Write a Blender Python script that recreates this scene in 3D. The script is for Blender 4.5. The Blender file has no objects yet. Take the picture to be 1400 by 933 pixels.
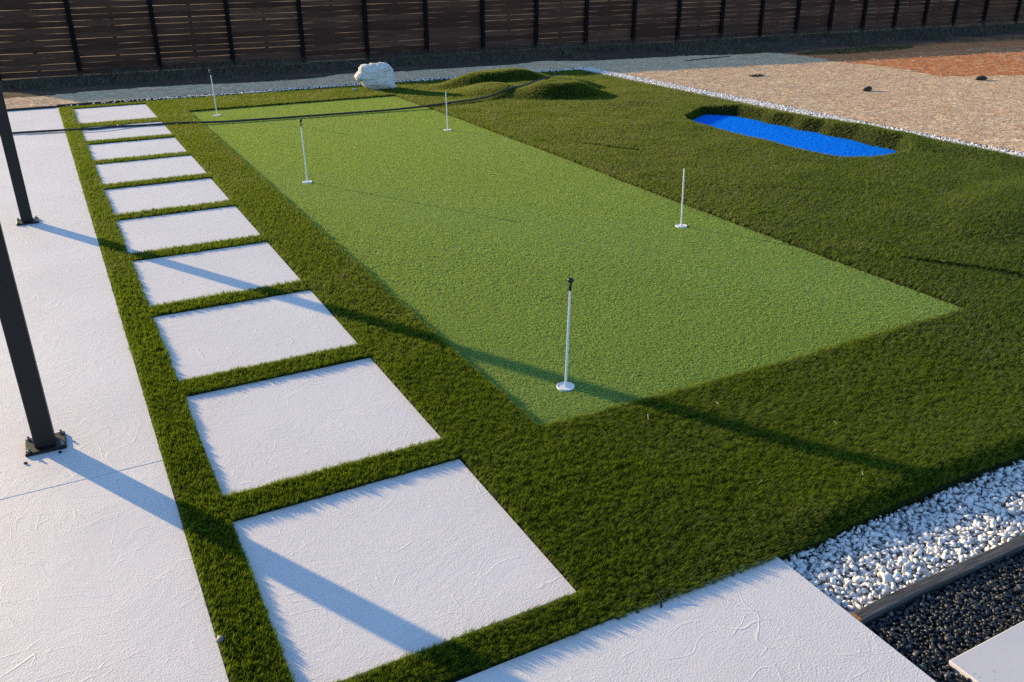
import bpy, math, random
import numpy as np
from mathutils import Vector, Matrix

random.seed(7)
rng = np.random.default_rng(7)
sc = bpy.context.scene
col = sc.collection

# ------------------------------------------------------------------ camera
cam_d = bpy.data.cameras.new('camera')
cam = bpy.data.objects.new('camera', cam_d)
col.objects.link(cam)
R_ = Vector((0.8831310381817673, -0.4691182999923467, -0.0027549976923386776))
U_ = Vector((0.19600768099825383, 0.36364289193140936, 0.910683719047095))
W_ = Vector((0.4262165627819747, 0.8047930589661246, -0.4130951147741487))
m = Matrix((R_, U_, -W_)).transposed().to_4x4()
m.translation = Vector((0, 0, 2.5))
cam.matrix_world = m
cam_d.sensor_width = 36
cam_d.lens = 30.126
cam_d.clip_start = 0.05
cam_d.clip_end = 2000
sc.camera = cam

# ------------------------------------------------------------------ light
SUN_EL = math.radians(13.8)
SX, SY = -0.470, 0.883                      # horizontal direction towards the sun
world = bpy.data.worlds.new('World')
sc.world = world
world.use_nodes = True
wn = world.node_tree
wn.nodes.clear()
wo = wn.nodes.new('ShaderNodeOutputWorld')
bg = wn.nodes.new('ShaderNodeBackground')
sky = wn.nodes.new('ShaderNodeTexSky')
sky.sky_type = 'NISHITA'
sky.sun_disc = False
sky.sun_elevation = SUN_EL
sky.sun_rotation = math.atan2(SX, SY)
sky.altitude = 300
sky.air_density = 1.0
sky.dust_density = 0.3
sky.ozone_density = 3.0
bg.inputs['Strength'].default_value = 0.15
wn.links.new(sky.outputs[0], bg.inputs[0])
wn.links.new(bg.outputs[0], wo.inputs[0])
sun_d = bpy.data.lights.new('sun', 'SUN')
sun_d.energy = 4.2
sun_d.angle = math.radians(0.55)
sun_d.color = (1.0, 0.71, 0.32)
sun = bpy.data.objects.new('sun', sun_d)
col.objects.link(sun)
sdir = Vector((SX * math.cos(SUN_EL), SY * math.cos(SUN_EL), math.sin(SUN_EL)))
sun.rotation_euler = sdir.to_track_quat('Z', 'Y').to_euler()
sun.location = (-6, 12, 9)
sc.view_settings.view_transform = 'Standard'
sc.view_settings.look = 'None'
sc.view_settings.gamma = 1
sc.view_settings.exposure = 0.90
sc.render.engine = 'CYCLES'
sc.cycles.use_denoising = False            # the lawn's own fine grain must survive
sc.cycles.max_bounces = 8
sc.cycles.diffuse_bounces = 3
sc.cycles.transmission_bounces = 4

# ------------------------------------------------------------------ helpers
def tag(o, label=None, cat=None, group=None, kind=None):
    if label: o['label'] = label
    if cat: o['category'] = cat
    if group: o['group'] = group
    if kind: o['kind'] = kind
    return o

def empty(name, loc=(0, 0, 0), rz=0):
    o = bpy.data.objects.new(name, None)
    o.empty_display_size = 0.1
    o.location = loc
    o.rotation_euler = (0, 0, rz)
    col.objects.link(o)
    return o

def mesh_obj(name, verts, faces, mat=None, parent=None, smooth=False, link=True):
    me = bpy.data.meshes.new(name)
    me.from_pydata([tuple(map(float, v)) for v in verts], [], [tuple(f) for f in faces])
    if mat: me.materials.append(mat)
    if smooth:
        me.polygons.foreach_set('use_smooth', [True] * len(me.polygons))
    me.update()
    o = bpy.data.objects.new(name, me)
    if link: col.objects.link(o)
    if parent: o.parent = parent
    return o

def np_mesh(name, V, F, mat=None, parent=None, smooth=False, tint=None, link=True):
    """fast mesh from arrays; F is (n,3) or (n,4)"""
    V = np.asarray(V, np.float32); F = np.asarray(F, np.int32)
    k = F.shape[1]
    me = bpy.data.meshes.new(name)
    me.vertices.add(len(V)); me.vertices.foreach_set('co', V.ravel())
    me.loops.add(F.size); me.loops.foreach_set('vertex_index', F.ravel())
    me.polygons.add(len(F))
    me.polygons.foreach_set('loop_start', np.arange(0, F.size, k, dtype=np.int32))
    me.polygons.foreach_set('loop_total', np.full(len(F), k, np.int32))
    if smooth: me.polygons.foreach_set('use_smooth', np.ones(len(F), bool))
    me.update(calc_edges=True)
    if tint is not None:
        a = me.attributes.new('tint', 'FLOAT', 'POINT')
        a.data.foreach_set('value', np.asarray(tint, np.float32))
    if mat: me.materials.append(mat)
    o = bpy.data.objects.new(name, me)
    if link: col.objects.link(o)
    if parent: o.parent = parent
    return o

class MB:
    """collects shapes of one part"""
    def __init__(s): s.v = []; s.f = []
    def add(s, v, f):
        n = len(s.v); s.v += [tuple(p) for p in v]; s.f += [tuple(i + n for i in q) for q in f]; return s
    def box(s, c, d, bev=0.0, rot=0.0):
        """box with chamfered vertical and top edges"""
        x, y, z = d[0] / 2, d[1] / 2, d[2] / 2
        b = min(bev, x * .9, y * .9, z * .9)
        ring = lambda X, Y, Z, c_: [(-X + c_, -Y, Z), (X - c_, -Y, Z), (X, -Y + c_, Z), (X, Y - c_, Z), (X - c_, Y, Z), (-X + c_, Y, Z), (-X, Y - c_, Z), (-X, -Y + c_, Z)]
        if b > 0:
            v = ring(x, y, -z, b) + ring(x, y, z - b, b) + ring(x - b, y - b, z, b * .6)
            f = [tuple(range(7, -1, -1)), tuple(range(16, 24))]
            for L in (0, 8):
                for i in range(8):
                    j = (i + 1) % 8
                    f.append((L + i, L + j, L + 8 + j, L + 8 + i))
        else:
            v = [(-x, -y, -z), (x, -y, -z), (x, y, -z), (-x, y, -z), (-x, -y, z), (x, -y, z), (x, y, z), (-x, y, z)]
            f = [(3, 2, 1, 0), (4, 5, 6, 7), (0, 1, 5, 4), (1, 2, 6, 5), (2, 3, 7, 6), (3, 0, 4, 7)]
        cr, sr = math.cos(rot), math.sin(rot)
        v = [(c[0] + p[0] * cr - p[1] * sr, c[1] + p[0] * sr + p[1] * cr, c[2] + p[2]) for p in v]
        return s.add(v, f)
    def lathe(s, prof, c=(0, 0, 0), n=20, cap=True):
        v = []; f = []
        for r, z in prof:
            for i in range(n):
                a = 2 * math.pi * i / n
                v.append((c[0] + r * math.cos(a), c[1] + r * math.sin(a), c[2] + z))
        for k in range(len(prof) - 1):
            for i in range(n):
                j = (i + 1) % n
                f.append((k * n + i, k * n + j, (k + 1) * n + j, (k + 1) * n + i))
        if cap:
            f.append(tuple(range(n - 1, -1, -1)))
            f.append(tuple((len(prof) - 1) * n + i for i in range(n)))
        return s.add(v, f)
    def tube(s, pts, r, n=8):
        pts = [Vector(p) for p in pts]
        rr = r if isinstance(r, (list, tuple)) else [r] * len(pts)
        v = []; f = []
        for k, p in enumerate(pts):
            t = (pts[min(k + 1, len(pts) - 1)] - pts[max(k - 1, 0)]).normalized()
            a = t.cross(Vector((0, 0, 1)))
            if a.length < 1e-3: a = t.cross(Vector((0, 1, 0)))
            a.normalize(); b = t.cross(a)
            for i in range(n):
                w = 2 * math.pi * i / n
                v.append(tuple(p + (a * math.cos(w) + b * math.sin(w)) * rr[k]))
        for k in range(len(pts) - 1):
            for i in range(n):
                j = (i + 1) % n
                f.append((k * n + i, (k + 1) * n + i, (k + 1) * n + j, k * n + j))
        f.append(tuple(range(n))); f.append(tuple((len(pts) - 1) * n + i for i in range(n - 1, -1, -1)))
        return s.add(v, f)
    def build(s, name, mat, parent=None, smooth=False):
        o = mesh_obj(name, s.v, s.f, mat, parent)
        if smooth:
            me = o.data
            me.polygons.foreach_set('use_smooth', [len(p.vertices) <= 4 for p in me.polygons])
        return o

def hash2(ix, iy, seed):
    h = (ix.astype(np.int64) * 374761393 + iy.astype(np.int64) * 668265263 + seed * 1442695041) & 0xffffffff
    h = ((h ^ (h >> 13)) * 1274126177) & 0xffffffff
    h = h ^ (h >> 16)
    return (h & 0xffff) / 65535.0

def vnoise(x, y, s=1.0, seed=0):
    x = np.asarray(x, float) * s; y = np.asarray(y, float) * s
    ix = np.floor(x); iy = np.floor(y); fx = x - ix; fy = y - iy
    fx = fx * fx * (3 - 2 * fx); fy = fy * fy * (3 - 2 * fy)
    a = hash2(ix, iy, seed); b = hash2(ix + 1, iy, seed); c = hash2(ix, iy + 1, seed); d = hash2(ix + 1, iy + 1, seed)
    return (a + (b - a) * fx) * (1 - fy) + (c + (d - c) * fx) * fy

def fbm(x, y, s=1.0, seed=0, o=3):
    t = 0; amp = .5; n = 0
    for k in range(o):
        t = t + amp * vnoise(x, y, s * 2 ** k, seed + k * 17); n += amp; amp *= .5
    return t / n

# ------------------------------------------------------------------ materials
class N:
    def __init__(s, name):
        s.m = bpy.data.materials.new(name); s.m.use_nodes = True
        s.t = s.m.node_tree; s.t.nodes.clear()
        s.out = s.t.nodes.new('ShaderNodeOutputMaterial')
    def n(s, typ, ins=None, **kw):
        nd = s.t.nodes.new(typ)
        for k, v in kw.items(): setattr(nd, k, v)
        for k, v in (ins or {}).items():
            if hasattr(v, 'links') or isinstance(v, bpy.types.NodeSocket): s.t.links.new(v, nd.inputs[k])
            else: nd.inputs[k].default_value = v
        return nd
    def l(s, a, b): s.t.links.new(a, b)
    def pos(s, scale=(1, 1, 1), rot=(0, 0, 0), obj=False):
        if obj: src = s.n('ShaderNodeTexCoord').outputs['Object']
        else: src = s.n('ShaderNodeNewGeometry').outputs['Position']
        mp = s.n('ShaderNodeMapping', {'Vector': src, 'Scale': scale, 'Rotation': rot})
        return mp.outputs[0]
    def noise(s, vec, scale, detail=3, rough=.5, dist=0):
        return s.n('ShaderNodeTexNoise', {'Vector': vec, 'Scale': scale, 'Detail': detail, 'Roughness': rough, 'Distortion': dist}).outputs['Fac']
    def ramp(s, fac, stops, interp='LINEAR'):
        r = s.n('ShaderNodeValToRGB', {'Fac': fac}); e = r.color_ramp.elements
        r.color_ramp.interpolation = interp
        while len(e) < len(stops): e.new(.5)
        for i, (p, c) in enumerate(stops):
            e[i].position = p; e[i].color = tuple(c) + (1,) if len(c) == 3 else c
        return r.outputs[0]
    def mix(s, f, a, b, mode='MIX'):
        nd = s.n('ShaderNodeMix', data_type='RGBA', blend_type=mode)
        for k, v in ((0, f), (6, a), (7, b)):
            if isinstance(v, bpy.types.NodeSocket): s.l(v, nd.inputs[k])
            else: nd.inputs[k].default_value = v if k == 0 or len(v) == 4 else tuple(v) + (1,)
        return nd.outputs[2]
    def math(s, op, a, b=0.0, c=None):
        nd = s.n('ShaderNodeMath', operation=op)
        for k, v in ((0, a), (1, b), (2, c)):
            if v is None: continue
            if isinstance(v, bpy.types.NodeSocket): s.l(v, nd.inputs[k])
            else: nd.inputs[k].default_value = v
        return nd.outputs[0]
    def bump(s, h, strength=.5, dist=.01, normal=None):
        nd = s.n('ShaderNodeBump', {'Height': h, 'Strength': strength, 'Distance': dist})
        if normal is not None: s.l(normal, nd.inputs['Normal'])
        return nd.outputs[0]
    def pbr(s, color, rough=.8, normal=None, metal=0, spec=.3):
        p = s.n('ShaderNodeBsdfPrincipled')
        for k, v in (('Base Color', color), ('Roughness', rough), ('Metallic', metal), ('Specular IOR Level', spec)):
            if isinstance(v, bpy.types.NodeSocket): s.l(v, p.inputs[k])
            else: p.inputs[k].default_value = (tuple(v) + (1,)) if isinstance(v, (tuple, list)) and len(v) == 3 else v
        if normal is not None: s.l(normal, p.inputs['Normal'])
        s.l(p.outputs[0], s.out.inputs[0])
        return s.m

def mat_plaster(name, seed=0.0, base=(.745, .718, .722), dirt=.0):
    k = N(name)
    P = k.pos((1, 1, 1))
    off = k.n('ShaderNodeVectorMath', {0: P, 1: (seed * 3.7, seed * 1.9, seed)}, operation='ADD').outputs[0]
    warp = k.n('ShaderNodeTexNoise', {'Vector': off, 'Scale': 1.7, 'Detail': 2.0}).outputs['Color']
    wv = k.n('ShaderNodeVectorMath', {0: warp, 1: (.9, .9, .0)}, operation='MULTIPLY').outputs[0]
    wp = k.n('ShaderNodeVectorMath', {0: off, 1: wv}, operation='ADD').outputs[0]
    # trowel ridges: cell borders of a strongly warped, stretched voronoi, broken up by noise
    def ridge(scale, rot, st, w, s2):
        mp = k.n('ShaderNodeMapping', {'Vector': wp, 'Scale': st, 'Rotation': (0, 0, rot), 'Location': (s2, s2, 0)}).outputs[0]
        v = k.n('ShaderNodeTexVoronoi', {'Vector': mp, 'Scale': scale}, feature='DISTANCE_TO_EDGE').outputs['Distance']
        rr = k.n('ShaderNodeMapRange', {'Value': v, 'From Min': 0.0, 'From Max': w, 'To Min': 1.0, 'To Max': 0.0}).outputs[0]
        br = k.noise(mp, scale * 1.1, 2)
        br = k.n('ShaderNodeMapRange', {'Value': br, 'From Min': .52, 'From Max': .66}).outputs[0]
        return k.math('MULTIPLY', rr, br)
    r1 = ridge(1.5, .5, (1, 2.2, 1), .009, 0)
    r2 = ridge(2.6, 1.5, (1, 1.6, 1), .014, 5)
    r3 = ridge(5.5, -.5, (1, 2.4, 1), .035, 9)
    fine = k.noise(off, 120, 4, .65)
    mid = k.noise(wp, 14, 4, .6)
    smooth = k.noise(off, 2.3, 2)
    fam = k.n('ShaderNodeMapRange', {'Value': smooth, 'From Min': .35, 'From Max': .65, 'To Min': .6, 'To Max': 1.15}).outputs[0]
    h = k.math('MULTIPLY', k.math('MULTIPLY', fine, fam), 1.5)
    h = k.math('MULTIPLY_ADD', mid, .9, h)
    h = k.math('MULTIPLY_ADD', r1, .6, h)
    h = k.math('MULTIPLY_ADD', r2, .75, h)
    h = k.math('MULTIPLY_ADD', r3, .6, h)
    big = k.noise(off, 1.1, 3)
    c = k.ramp(big, [(.3, tuple(x * .94 for x in base)), (.55, base), (.75, tuple(min(.9, x * 1.03) for x in base))])
    st = k.noise(off, 7, 5, .7)
    c = k.mix(k.n('ShaderNodeMapRange', {'Value': st, 'From Min': .56, 'From Max': .8, 'To Min': 0, 'To Max': .22 + dirt}).outputs[0], c, (.60, .55, .48))
    sp = k.noise(off, 60, 1)
    c = k.mix(k.n('ShaderNodeMapRange', {'Value': sp, 'From Min': .76, 'From Max': .8, 'To Min': 0, 'To Max': .5}).outputs[0], c, (.35, .31, .27))
    return k.pbr(c, .62, k.bump(h, .6, .0035), spec=.35)

def mat_simple(name, c, rough=.6, metal=0, var=.15, scale=20, bump=.2, bd=.002, spec=.35, obj=True):
    k = N(name)
    P = k.pos(obj=obj)
    nz = k.noise(P, scale, 4, .6)
    cc = k.ramp(nz, [(.3, tuple(x * (1 - var) for x in c)), (.7, tuple(min(1, x * (1 + var)) for x in c))])
    rg = k.math('MULTIPLY_ADD', nz, .3, rough - .15)
    return k.pbr(cc, rg, k.bump(nz, bump, bd), metal, spec)

def mat_leaf(name, stops, trans=(.2, .3, .03), tf=.35, rough=.55, spec=.25, patch=None, rv=.5):
    """thin blades: random colour per tuft instance, broad drift of tone over the lawn, light passing through"""
    k = N(name)
    rnd = k.n('ShaderNodeObjectInfo').outputs['Random']
    P = k.pos()
    nz = k.noise(P, 140, 1)
    f = k.math('MULTIPLY_ADD', nz, .9, k.math('MULTIPLY_ADD', rnd, rv, -.5 * rv))
    c = k.ramp(f, stops)
    if patch:
        b = k.noise(P, patch[0], 4, .6)
        c = k.mix(k.n('ShaderNodeMapRange', {'Value': b, 'From Min': .42, 'From Max': .68, 'To Min': 0, 'To Max': patch[2]}).outputs[0], c, patch[1])
    p = k.n('ShaderNodeBsdfPrincipled', {'Base Color': c, 'Roughness': rough, 'Specular IOR Level': spec})
    tc = k.mix(.6, c, trans)
    t = k.n('ShaderNodeBsdfTranslucent', {'Color': tc})
    mx = k.n('ShaderNodeMixShader', {0: tf, 1: p.outputs[0], 2: t.outputs[0]})
    k.l(mx.outputs[0], k.out.inputs[0])
    return k.m

def mat_tinted(name, stops, rough=.7, bump=.3, scale=60, spec=.3, bd=.002, trans=0):
    """stones and fibres: colour from the piece's own tint value"""
    k = N(name)
    t = k.n('ShaderNodeAttribute', attribute_name='tint').outputs['Fac']
    nz = k.noise(k.pos(), scale, 3, .6)
    f = k.math('MULTIPLY_ADD', nz, .3, k.math('SUBTRACT', t, .15))
    c = k.ramp(f, stops)
    mtl = k.pbr(c, rough, k.bump(nz, bump, bd), spec=spec)
    if trans:
        p = [n_ for n_ in k.t.nodes if n_.type == 'BSDF_PRINCIPLED'][0]
        t_ = k.n('ShaderNodeBsdfTranslucent', {'Color': c})
        k.l(k.n('ShaderNodeMixShader', {0: trans, 1: p.outputs[0], 2: t_.outputs[0]}).outputs[0], k.out.inputs[0])
    return mtl

M = {}
M['plaster_patio'] = mat_plaster('plaster_patio', 0)
M['plaster_paver'] = mat_plaster('plaster_paver', 2.3)
M['plaster_terrace'] = mat_plaster('plaster_terrace', 5.1)
M['steel'] = mat_simple('charcoal_paint', (.010, .010, .011), .55, 0, .25, 35, .12, .0006, .3)
M['zinc'] = mat_simple('zinc_bolt', (.25, .25, .25), .45, .9, .2, 60, .2, .001)
M['white_rod'] = mat_simple('white_rod', (.74, .75, .78), .4, 0, .05, 30, .05, .0005, .4)
M['white_cup'] = mat_simple('white_cup', (.8, .8, .82), .5, 0, .04, 50, .1, .0005, .3)
M['black_plastic'] = mat_simple('black_plastic', (.012, .012, .014), .35, 0, .2, 40, .05, .0005, .5)
M['rubber'] = mat_simple('hose_rubber', (.014, .014, .017), .45, 0, .4, 25, .2, .001, .5, obj=False)
M['cord'] = mat_simple('pale_cord', (.35, .33, .30), .7)
M['brass'] = mat_simple('brass', (.45, .25, .10), .35, .8)
M['edging'] = mat_simple('steel_edging', (.025, .023, .024), .6, 0, .4, 8, .3, .001, .3, obj=False)
M['thatch'] = mat_simple('turf_backing', (.018, .026, .008), .95, 0, .4, 60, .5, .01, .1, obj=False)
M['dark_clod'] = mat_simple('dark_clod', (.035, .028, .022), .9, 0, .4, 30, .6, .01)
M['twig'] = mat_simple('black_twig', (.015, .013, .012), .8)
M['wood_chip'] = mat_simple('wood_scrap', (.45, .32, .18), .8, 0, .3, 14, .3, .003)
M['concrete_grey'] = mat_simple('grey_cap', (.22, .22, .21), .6)
M['paper'] = mat_simple('scrap', (.55, .54, .52), .7)

k = N('grey_slab')
P = k.pos()
c = k.ramp(k.noise(P, 3, 4), [(.3, (.58, .57, .60)), (.7, (.66, .65, .67))])
c = k.mix(k.n('ShaderNodeMapRange', {'Value': k.noise(P, 55, 1), 'From Min': .7, 'From Max': .78, 'To Max': .6}).outputs[0], c, (.3, .24, .2))
M['slab_smooth'] = k.pbr(c, .75, k.bump(k.noise(P, 80, 3), .25, .001), spec=.25)

# stained timber with grain along X
k = N('stained_timber')
P = k.pos((4, 150, 150))
g = k.noise(P, 1.4, 5, .7)
c = k.ramp(g, [(.32, (.02, .02, .022)), (.52, (.075, .074, .076)), (.72, (.20, .195, .19))])
M['timber'] = k.pbr(c, .7, k.bump(g, .6, .003), spec=.3)
k = N('fresh_timber_end')
c = k.ramp(k.noise(k.pos((1, 30, 60)), 2, 3), [(.35, (.20, .09, .03)), (.7, (.50, .27, .09))])
M['timber_end'] = k.pbr(c, .75)

# fence boards: each board object gets its own tone
k = N('fence_board')
rnd = k.n('ShaderNodeObjectInfo').outputs['Random']
off = k.n('ShaderNodeCombineXYZ', {0: k.math('MULTIPLY', rnd, 40), 2: k.math('MULTIPLY', rnd, 11)}).outputs[0]
P = k.n('ShaderNodeVectorMath', {0: k.pos((1.2, 10, 22)), 1: off}, operation='ADD').outputs[0]
g = k.noise(P, 1.6, 5, .65)
kn = k.noise(k.n('ShaderNodeVectorMath', {0: k.pos((3.2, 3, 9)), 1: off}, operation='ADD').outputs[0], 1.6, 2)
f = k.math('MULTIPLY_ADD', rnd, .4, k.math('MULTIPLY_ADD', g, .9, -.15))
c = k.ramp(f, [(.1, (.035, .016, .011)), (.45, (.072, .033, .023)), (.7, (.11, .054, .038)), (.98, (.19, .115, .09))])
c = k.mix(k.n('ShaderNodeMapRange', {'Value': kn, 'From Min': .68, 'From Max': .74}).outputs[0], c, (.03, .018, .014))
M['board'] = k.pbr(c, .8, k.bump(g, .4, .004), spec=.2)
M['fence_post'] = mat_simple('black_fence_post', (.007, .007, .008), .85, 0, .3, 10, .2, .002, .1)

# boulder
k = N('white_quartz')
P = k.pos(obj=True)
g = k.noise(P, 5, 6, .65)
c = k.ramp(g, [(.25, (.62, .57, .52)), (.40, (.88, .87, .87)), (.7, (.95, .95, .95))])
c = k.mix(k.n('ShaderNodeMapRange', {'Value': k.noise(P, 3.2, 3), 'From Min': .57, 'From Max': .68, 'To Max': .6}).outputs[0], c, (.40, .30, .20))
h = k.math('MULTIPLY_ADD', k.noise(P, 28, 5, .7), .5, k.math('MULTIPLY', k.noise(P, 11, 6, .7, 1.5), .9))
M['boulder'] = k.pbr(c, .75, k.bump(h, 1.0, .07), spec=.3)

# ground: brown soil with orange clay, patches placed by noise and by place
k = N('soil')
P = k.pos()
sx = k.n('ShaderNodeSeparateXYZ', {0: P})
a = k.noise(P, .8, 5, .65); b = k.noise(P, 9, 5, .7); f_ = k.noise(P, 45, 3, .6)
c = k.ramp(k.math('MULTIPLY_ADD', a, .5, k.math('MULTIPLY', b, .5)), [(.3, (.035, .025, .019)), (.5, (.060, .044, .033)), (.7, (.11, .085, .06))])
cx = k.math('ADD', sx.outputs[0], k.math('MULTIPLY', k.noise(P, .55, 4), 3.0))
ora = k.n('ShaderNodeMapRange', {'Value': cx, 'From Min': 16.2, 'From Max': 18.5}).outputs[0]
cy = k.math('ADD', sx.outputs[1], k.math('MULTIPLY', k.noise(P, .9, 4), 1.6))
orb = k.n('ShaderNodeMapRange', {'Value': cy, 'From Min': 19.2, 'From Max': 18.0}).outputs[0]
co = k.ramp(b, [(.3, (.32, .11, .035)), (.55, (.58, .22, .08)), (.75, (.62, .32, .16))])
c = k.mix(k.math('MULTIPLY', ora, orb), c, co)
M['soil'] = k.pbr(c, .95, k.bump(k.math('MULTIPLY_ADD', f_, .4, b), .9, .03), spec=.1)

k = N('straw_bed')
P = k.pos()
b = k.noise(k.pos((14, 40, 20), (0, 0, .35)), 1.5, 5, .7); a = k.noise(P, 1.2, 4, .6); d = k.noise(P, 75, 3, .7)
f = k.math('MULTIPLY_ADD', d, .45, k.math('MULTIPLY_ADD', a, .25, k.math('MULTIPLY', b, .35)))
c = k.ramp(f, [(.40, (.50, .30, .15)), (.5, (.88, .66, .41)), (.60, (.97, .83, .60))])
M['straw_bed'] = k.pbr(c, .9, k.bump(f, .6, .012), spec=.15)
M['dry_field'] = mat_simple('dry_field', (.17, .10, .055), .95, 0, .4, 2, .3, .01, .1, obj=False)
M['straw'] = mat_tinted('straw_fibre', [(.05, (.52, .30, .15)), (.35, (.86, .62, .37)), (.75, (.95, .76, .50)), (1, (.94, .84, .64))], .6, .1, trans=.35)
M['dead_grass'] = mat_tinted('dead_grass', [(.05, (.035, .030, .022)), (.5, (.08, .068, .05)), (.9, (.17, .145, .105))], .8, .1)
M['weed'] = mat_tinted('weed', [(.0, (.02, .04, .012)), (1, (.07, .10, .03))], .7, .1)
M['white_stone'] = mat_tinted('white_stone', [(.0, (.55, .50, .45)), (.2, (.74, .72, .70)), (.6, (.82, .81, .81)), (1, (.88, .88, .88))], .6, .3, 40)
M['black_stone'] = mat_tinted('black_stone', [(.0, (.010, .011, .014)), (.5, (.024, .027, .032)), (.85, (.055, .058, .065)), (1, (.16, .165, .17))], .42, .3, 60, .5)
M['gravel_bed'] = mat_simple('gravel_bed', (.38, .37, .36), .9, 0, .4, 50, .8, .01, obj=False)
M['dark_bed'] = mat_simple('dark_bed', (.012, .012, .013), .9, 0, .4, 50, .8, .01, obj=False)

M['turf'] = mat_leaf('lawn_blade', [(.12, (.004, .010, .004)), (.42, (.011, .026, .007)), (.72, (.030, .060, .014)), (.97, (.10, .15, .04))],
                     (.50, .74, .03), .33, .50, .26, (.55, (.024, .048, .009), .4))
M['pile'] = mat_leaf('green_pile', [(.15, (.055, .12, .033)), (.45, (.22, .38, .10)), (.8, (.52, .70, .23))],
                     (.70, .82, .09), .33, .50, .4, (.8, (.17, .31, .09), .3), .25)
k = N('green_carpet')
P = k.pos()
f = k.math('MULTIPLY_ADD', k.noise(P, 170, 2), .7, k.math('MULTIPLY', k.noise(P, 40, 3), .3))
c = k.ramp(f, [(.3, (.06, .11, .03)), (.5, (.14, .24, .07)), (.7, (.28, .40, .13))])
M['green_carpet'] = k.pbr(c, .85, k.bump(f, .8, .006), spec=.15)
k = N('blue_carpet')
P = k.pos()
f = k.math('MULTIPLY_ADD', k.noise(P, 90, 2), .6, k.math('MULTIPLY', k.noise(P, 9, 4), .4))
c = k.ramp(f, [(.3, (.003, .28, .85)), (.55, (.004, .36, .97)), (.75, (.02, .45, 1.0))])
M['blue'] = k.pbr(c, .7, k.bump(f, .6, .006), spec=.05)
M['blue_pile'] = mat_leaf('blue_pile', [(.15, (.003, .22, .80)), (.5, (.004, .34, 1.0)), (.85, (.03, .46, 1.0))], (.004, .34, 1.0), .4, .6, .05)

# ------------------------------------------------------------------ yard geometry (metres)
PX0, PX1 = 0.39, 1.615
PAV = []                                    # near and far edge of each paver
for i in range(9):
    far = 3.655 + i * 1.447
    PAV.append((far - 1.225, far))
PAV.append((15.62, 17.30))
TX0, TX1 = 0.185, 11.08                     # lawn left and right limits
TY1 = 17.52
def turf_near(x):
    return np.where(x < 2.55, 2.235, 2.235) + 0.02 * np.sin(x * 2.1) + np.where(x > 4.2, (x - 4.2) * .01, 0)
# putting green right edge follows the laid curve
GY = np.array([3.72, 5.2, 7.3, 9.8, 13.0, 16.08])
GX = np.array([5.95, 5.92, 5.93, 5.97, 5.99, 5.95])
GX0, GY0, GY1 = 2.15, 3.74, 16.06
GZ = -.016                                  # the green lies a little lower than the lawn's backing
def green_right(y): return np.interp(y, GY, GX)
# blue patch outline
BL = np.array([(10.22, 11.95), (9.95, 11.80), (9.50, 11.50), (9.32, 11.2), (9.26, 10.4), (9.23, 9.6), (9.26, 8.97), (9.28, 8.39), (9.40, 8.12), (9.62, 7.98), (10.0, 7.95), (10.40, 8.05),
               (10.66, 8.38), (10.60, 8.74), (10.69, 9.2), (10.60, 9.6), (10.68, 9.85), (10.54, 10.15), (10.63, 10.45), (10.52, 10.8), (10.60, 11.1), (10.53, 11.62)])
def poly_dist(x, y, poly):
    """signed distance, negative inside"""
    x = np.asarray(x, float); y = np.asarray(y, float)
    d = np.full(x.shape, 1e9); ins = np.zeros(x.shape, bool)
    n = len(poly)
    for i in range(n):
        ax, ay = poly[i]; bx, by = poly[(i + 1) % n]
        ex, ey = bx - ax, by - ay
        t = np.clip(((x - ax) * ex + (y - ay) * ey) / (ex * ex + ey * ey), 0, 1)
        d = np.minimum(d, np.hypot(x - ax - t * ex, y - ay - t * ey))
        c = ((ay > y) != (by > y)) & (x < (bx - ax) * (y - ay) / ((by - ay) if by != ay else 1e-9) + ax)
        ins ^= c
    return np.where(ins, -d, d)
def sstep(a, b, v):
    t = np.clip((v - a) / (b - a), 0, 1); return t * t * (3 - 2 * t)
def mound(x, y, cx, cy, rx, ry, rot, h, p=1.0):
    c, s = math.cos(rot), math.sin(rot)
    u = ((x - cx) * c + (y - cy) * s) / rx; v = (-(x - cx) * s + (y - cy) * c) / ry
    d = np.sqrt(u * u + v * v)
    return h * (1 - sstep(.25, 1.0, d)) ** p
def turf_z(x, y):
    """height of the lawn's backing"""
    x = np.asarray(x, float); y = np.asarray(y, float)
    z = np.full(x.shape, -0.006)
    und = (fbm(x, y, .8, 3) - .5) * .06 + (fbm(x, y, 2.6, 9) - .5) * .018
    away = sstep(0.05, .9, x - green_right(y)) * sstep(0, .5, TX1 - x)
    z += und * away
    z += mound(x, y, 8.45, 16.62, 1.60, .64, -.05, .235)
    z += mound(x, y, 8.72, 14.55, 1.10, .66, -.12, .235)
    z += mound(x, y, 7.65, 15.4, .75, 1.1, 0, .11)
    z += mound(x, y, 9.55, 15.6, .62, .95, .2, .13)
    z += mound(x, y, 8.5, 15.5, 1.3, 1.0, .0, .08)
    z += mound(x, y, 9.0, 5.35, 1.7, .85, .35, .10)
    z += mound(x, y, 11.0, 8.0, .5, 3.0, 0, .05)
    # lip above the lower gravel along the near right edge
    lip = sstep(2.4, 3.1, x) * (1 - sstep(.0, .75, y - turf_near(x)))
    z += lip * .035
    z -= .035 * sstep(2.5, 2.9, x) * (1 - sstep(0.0, .10, y - turf_near(x)))
    gi = sstep(0, .03, x - GX0) * sstep(0, .03, green_right(y) - x) * sstep(0, .03, y - GY0) * sstep(0, .03, GY1 - y)
    z -= gi * .05
    bd = poly_dist(x, y, BL)
    kb = 1 - sstep(-.0, .16, bd)
    z = z * (1 - kb) - .20 * kb
    z += .05 * (1 - sstep(.1, .5, bd)) * sstep(10.2, 10.7, x)
    return z

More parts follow.
